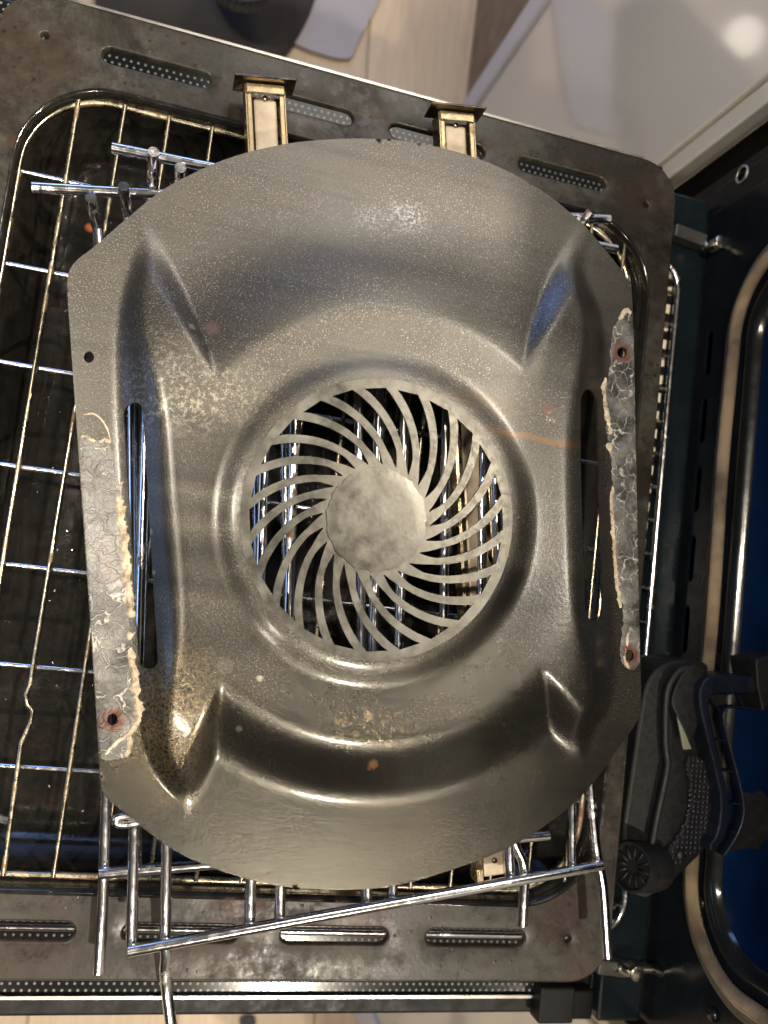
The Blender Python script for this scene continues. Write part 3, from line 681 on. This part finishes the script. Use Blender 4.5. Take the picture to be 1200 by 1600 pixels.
base = rm_.mix(rm_.math('MULTIPLY', cl, rm_.ramp(rm_.noise(60, 4), (.38, .1), (.6, 1.))), base, (.40, .38, .34))
for q in ((176, 1124), (971, 551), (983, 1024)): 
    base = rm_.mix(rm_.spot(tuple(at(*q, CZ)), .0068, .45, .004, 200), base, (.11, .060, .042)); base = rm_.mix(rm_.spot(tuple(at(*q, CZ)), .0042, .4, .002, 200), base, (.10, .02, .015))
rm_.set('Base Color', base); rb = rm_.bump(cl, .8, .0009); rb = rm_.bump(rm_.noise(500, 5, .7), .4, .0005, rb); rm_.set('Normal', rb)
CRU = Mt('tan_crust', (.5, .4, .26), .7)
CRU.set('Base Color', CRU.ramp(CRU.noise(170, 6, .7), (.34, (.16, .12, .075)), (.5, (.40, .335, .24)), (.7, (.62, .55, .43)))); CRU.set('Normal', CRU.bump(CRU.noise(600, 5, .75), .7, .0009)); CRU = CRU.m
from mathutils import noise as NZ
OLA = np.array(ol)
def CEDGE(x, y): i = np.argmin((OLA[:, 0]-x)**2+(OLA[:, 1]-y)**2); return OLA[i, 0]
def residue(pxs, holes, lab=None):
    L = chaikin([Vector((*q, 0)) for q in pxs], 1, True); L = [(p.x, p.y) for p in (at(q.x, q.y, CZ) for q in L)]; L = dens(L, .0010)
    L = [(x+.0011*min(1, abs(x-CEDGE(x, y))/.004)*NZ.noise(Vector((x*260, y*260, 1)))+.0005*NZ.noise(Vector((x*900, y*900, 1)))*min(1, abs(x-CEDGE(x, y))/.004), y+.0011*NZ.noise(Vector((x*260, y*260, 9)))) for x, y in L]
    def hf(V):
        b = cover_h(V); d = dist_loop(V, L)
        return b+.00008+sstep(d/.0012)*np.array([.00045+.0003*NZ.noise(Vector((x*300, y*300, 0))) for x, y in V])
    o = new_obj('burnt_residue', cdt_sheet(L, holes, .0012, hf), rm_.m, cover)
    if lab: o['label'] = lab
    return o
def rim_l(y):   # left edge of the flange in measured coordinates
    return np.interp(y, [437, 500, 640, 780, 960, 1110, 1227], [104, 108, 118, 128, 140, 150, 157])
LE = [(rim_l(y)+1.5, y) for y in (684, 750, 850, 950, 1050, 1120, 1183)]
residue(LE+[(168, 1187), (192, 1186), (203, 1172), (206, 1150), (216, 1130), (215, 1085), (209, 1030), (204, 975), (200, 930), (196, 880), (191, 820), (186, 770), (178, 735), (175, 700), (168, 682), (150, 690), (135, 678)],
        [rh(176, 1124, 8.4, 9.4)], 'whitish bubbled burnt residue on the left flange')
RE = [(990.0, 490), (991, 600), (994, 740), (997, 880), (999, 1000), (1000, 1040)]
residue([(978, 480), (966, 492)]+RE+[(975, 1044), (968, 1020), (972, 960), (962, 900), (958, 820), (956, 760), (952, 690), (944, 640), (950, 600), (956, 560), (953, 520)][0:0]+
        [(988, 1048), (972, 1040), (968, 1010), (976, 960), (964, 900), (960, 840), (956, 760), (954, 700), (945, 660), (944, 610), (952, 580), (954, 530), (962, 505)],
        [rh(971, 551, 7.3, 8.3), rh(983, 1024, 6.3, 9.3)], 'whitish bubbled burnt residue on the right flange')
def crust(path, r, seed):      # baked-on ridge as one lumpy ribbon of uneven width
    r = r*1.6; P_ = [at(x, y, CZ) for x, y in path]; P_ = chaikin([Vector((p.x, p.y, 0)) for p in P_], 2); pts = []
    for a, b in zip(P_, P_[1:]):
        n = max(1, int((b-a).length/.0007)); pts += [a.lerp(b, k/n) for k in range(n)]
    pts.append(P_[-1]); Lf, Rt = [], []; n = len(pts); s_ = 0
    for i, p in enumerate(pts):
        t = (pts[min(i+1, n-1)]-pts[max(i-1, 0)]).normalized(); q = Vector((-t.y, t.x, 0)); s_ += .0007
        e = min(1, (i+.5)/4, (n-i-.5)/4)**.5
        f = lambda o: r*e*(.75+.75*NZ.noise(Vector((s_*260, seed+o, 0)))+.55*NZ.noise(Vector((s_*900, seed+o, 5))))
        Lf.append(p+q*max(.00015, f(0))); Rt.append(p-q*max(.00015, f(7)))
    L = [(v.x, v.y) for v in Lf+Rt[::-1]]
    def hf(V):
        d = dist_loop(V, L); b = cover_h(V)
        return b+.0002+np.minimum(1, d/(r*.7))**.6*r*np.array([.55+.45*NZ.noise(Vector((x*500, y*500, seed)))+.35*NZ.noise(Vector((x*1300, y*1300, seed))) for x, y in V])
    return new_obj('crust_ridge', cdt_sheet(L, (), .0006, hf), CRU, cover)
crust([(183, 758), (186, 762)], .0018, 1)
crust([(184, 775), (188, 800), (194, 850), (197, 880), (199, 920), (203, 945), (205, 965)], .0016, 2); crust([(201, 988), (203, 1000)], .0014, 3)
crust([(203, 1012), (209, 1050), (213, 1090), (216, 1120), (212, 1135)], .0015, 4); crust([(214, 1132), (198, 1150), (180, 1162), (163, 1180)], .0009, 5); crust([(203, 1150), (202, 1170), (195, 1182)], .0011, 6)
crust([(126, 684), (135, 682), (145, 690), (156, 692), (166, 686), (173, 692)], .0007, 7); crust([(130, 648), (150, 645), (168, 668), (173, 690)], .0003, 8)
crust([(967, 500), (978, 484), (986, 490)], .0012, 9); crust([(946, 590), (942, 615), (947, 640), (951, 662), (954, 680)], .0012, 10); crust([(952, 692), (953, 706)], .0015, 11)
crust([(957, 760), (955, 790), (958, 830), (961, 880), (966, 930), (970, 950)], .0009, 12); crust([(982, 985), (978, 1010), (974, 1035), (984, 1044)], .0008, 14)
# curls of the crust seams inside the residue
# ================================================================== BLACK PLASTIC TOOL
tool = thing('plastic_tool', 'black plastic appliance handle with round ribbed knob lying in the oven mouth', 'appliance part', at(1060, 1250, .03))
def Zp(q): return (900+q[0]/3.556, 1000+q[1]/3.556)
PLA = simple('matte_black_plastic', (.007, .007, .008), .5, 0, 120, .25, .2, 1400, spec=.3)
PLN = simple('satin_navy_plastic', (.005, .007, .014), .36, 0, 120, .2, .2, 1400, spec=.35)
def extr(name, pts, z0, z1, mat, k=1, bv=.0012, parent=tool, zt=None):
    zt = zt or z1
    L = chaikin([Vector((*Zp(q), 0)) for q in pts], k, True) if k else [Vector((*Zp(q), 0)) for q in pts]
    L = [at(q.x, q.y, zt) for q in L]; bm = bmesh.new()
    a = [bm.verts.new((p.x, p.y, z1)) for p in L]; b = [bm.verts.new((p.x, p.y, z0)) for p in L]; n = len(L)
    bm.faces.new(a); bm.faces.new(b[::-1])
    for i in range(n): bm.faces.new((a[i], b[i], b[(i+1) % n], a[(i+1) % n]))
    o = new_obj(name, bm, mat, parent, False); bevel(o, bv, 3); return o
extr('body_shell', [(395, 200), (520, 115), (640, 100), (760, 140), (700, 230), (690, 330), (760, 690), (812, 920), (790, 1080), (730, 1160), (440, 1440), (330, 1400), (250, 1130), (300, 800), (350, 450)], -.01, .022, PLA, 2, .003)
extr('inner_flange', [(620, 130), (740, 150), (690, 240), (700, 400), (640, 610), (560, 420), (520, 330)], .0225, .030, PLA, 2, .002)
extr('blade_insert', [(563, 425), (598, 610), (645, 606), (600, 500)], .030, .0315, simple('olive_grey', (.16, .16, .12), .35), 0, .0004)
pad = Mt('knurled_grip', (.022, .022, .022), .35); kv = pad.voro(340, rnd=.15); pad.set('Normal', pad.bump(pad.ramp(kv, (.15, 1.), (.5, 0.)), 1, .0016)); pad.set('Base Color', pad.ramp(kv, (.1, (.045, .045, .045)), (.5, (.010, .010, .012))))
extr('grip_pad', [(610, 650), (645, 850), (630, 980), (560, 1120), (470, 1220), (480, 1300), (560, 1260), (720, 1150), (795, 1050), (800, 900), (740, 700), (680, 640)], .0225, .026, pad.m, 1, .001)
for c_ in ((585, 1200), (495, 1325)):
    p = at(*Zp(c_), .028); bm = bmesh.new(); add_tube(bm, [p-Vector((0, 0, .003)), p+Vector((0, 0, .0006))], .0028, 16); new_obj('screw', bm, DARK, tool)
rod('rib', chaikin([at(*Zp(q), .027) for q in ((640, 150), (570, 165), (505, 260), (495, 400), (495, 600), (512, 680), (490, 800), (450, 980), (418, 1150))], 2), .0022, PLA, tool)
# looped handle: two walls with webs between
inn = [(1100, 300), (900, 300), (780, 292), (738, 330), (745, 420), (775, 560), (820, 740), (858, 900), (855, 1050), (770, 1190)]
ou = [(1100, 392), (920, 372), (830, 365), (797, 400), (800, 460), (850, 640), (905, 850), (915, 960), (880, 1070), (800, 1190)]
ex = [(1100, 205), (880, 200), (760, 190), (695, 240), (683, 340), (710, 470), (770, 700), (812, 900), (790, 1080), (735, 1150)]
extr('loop_band', ex+inn[::-1], .006, .036, PLN, 1, .0012)
extr('loop_groove', inn+ou[::-1], .004, .016, DARK, 1, .0005)
bm = bmesh.new(); add_tube(bm, chaikin([at(*Zp(q), .032) for q in ou], 2), .0009, 8, flat=5.0); new_obj('loop_wall', bm, PLN, tool)
for a, b in (((740, 330), (790, 385)), ((765, 552), (822, 556)), ((815, 722), (868, 728)), ((858, 905), (912, 905)), ((850, 1060), (885, 1064)), ((895, 302), (915, 372)), ((820, 220), (850, 300))):
    rod('loop_web', [at(*Zp(a), .032), at(*Zp(b), .032)], .0009, PLN, tool, 6, flat=2.5)
# knob: axis leans towards the left and up
kc = at(*Zp((300, 1262)), .034); ax = Vector((-.86, .10, .42)).normalized(); u_ = ax.cross(Vector((0, 0, 1))).normalized(); v_ = ax.cross(u_)
def kring(r, d, n=48): return [kc+ax*d+u_*math.cos(2*math.pi*k/n)*r+v_*math.sin(2*math.pi*k/n)*r for k in range(n)]
kk = thing_part = None
bm = bmesh.new(); loft(bm, [kring(.0130, -.026), kring(.0136, -.022), kring(.0138, -.002), kring(.0132, 0), kring(.0120, .0), kring(.0114, -.003), kring(.0030, -.003)], True); ko = new_obj('knob', bm, PLA, tool); sharp(ko, 40)
bm = bmesh.new()
for k in range(12):
    a = 2*math.pi*k/12; d = u_*math.cos(a)+v_*math.sin(a); add_tube(bm, [kc+ax*-.0025+d*.004, kc+ax*-.0018+d*.0112], .0007, 6)
kr = new_obj('knob_ribs', bm, PLA, ko)
extr('knob_mount', [(380, 1130), (460, 1230), (470, 1330), (420, 1440), (330, 1420), (300, 1380), (400, 1300)], .0, .026, PLA, 1)
extr('housing_block', [(1000, 110), (1110, 70), (1110, 320), (1040, 400), (1010, 260)], .0, .040, PLA, 0)
extr('sleeve', [(860, 830), (1110, 830), (1110, 1160), (800, 1200), (900, 1020), (915, 900)], .0, .020, PLA, 1, .004)
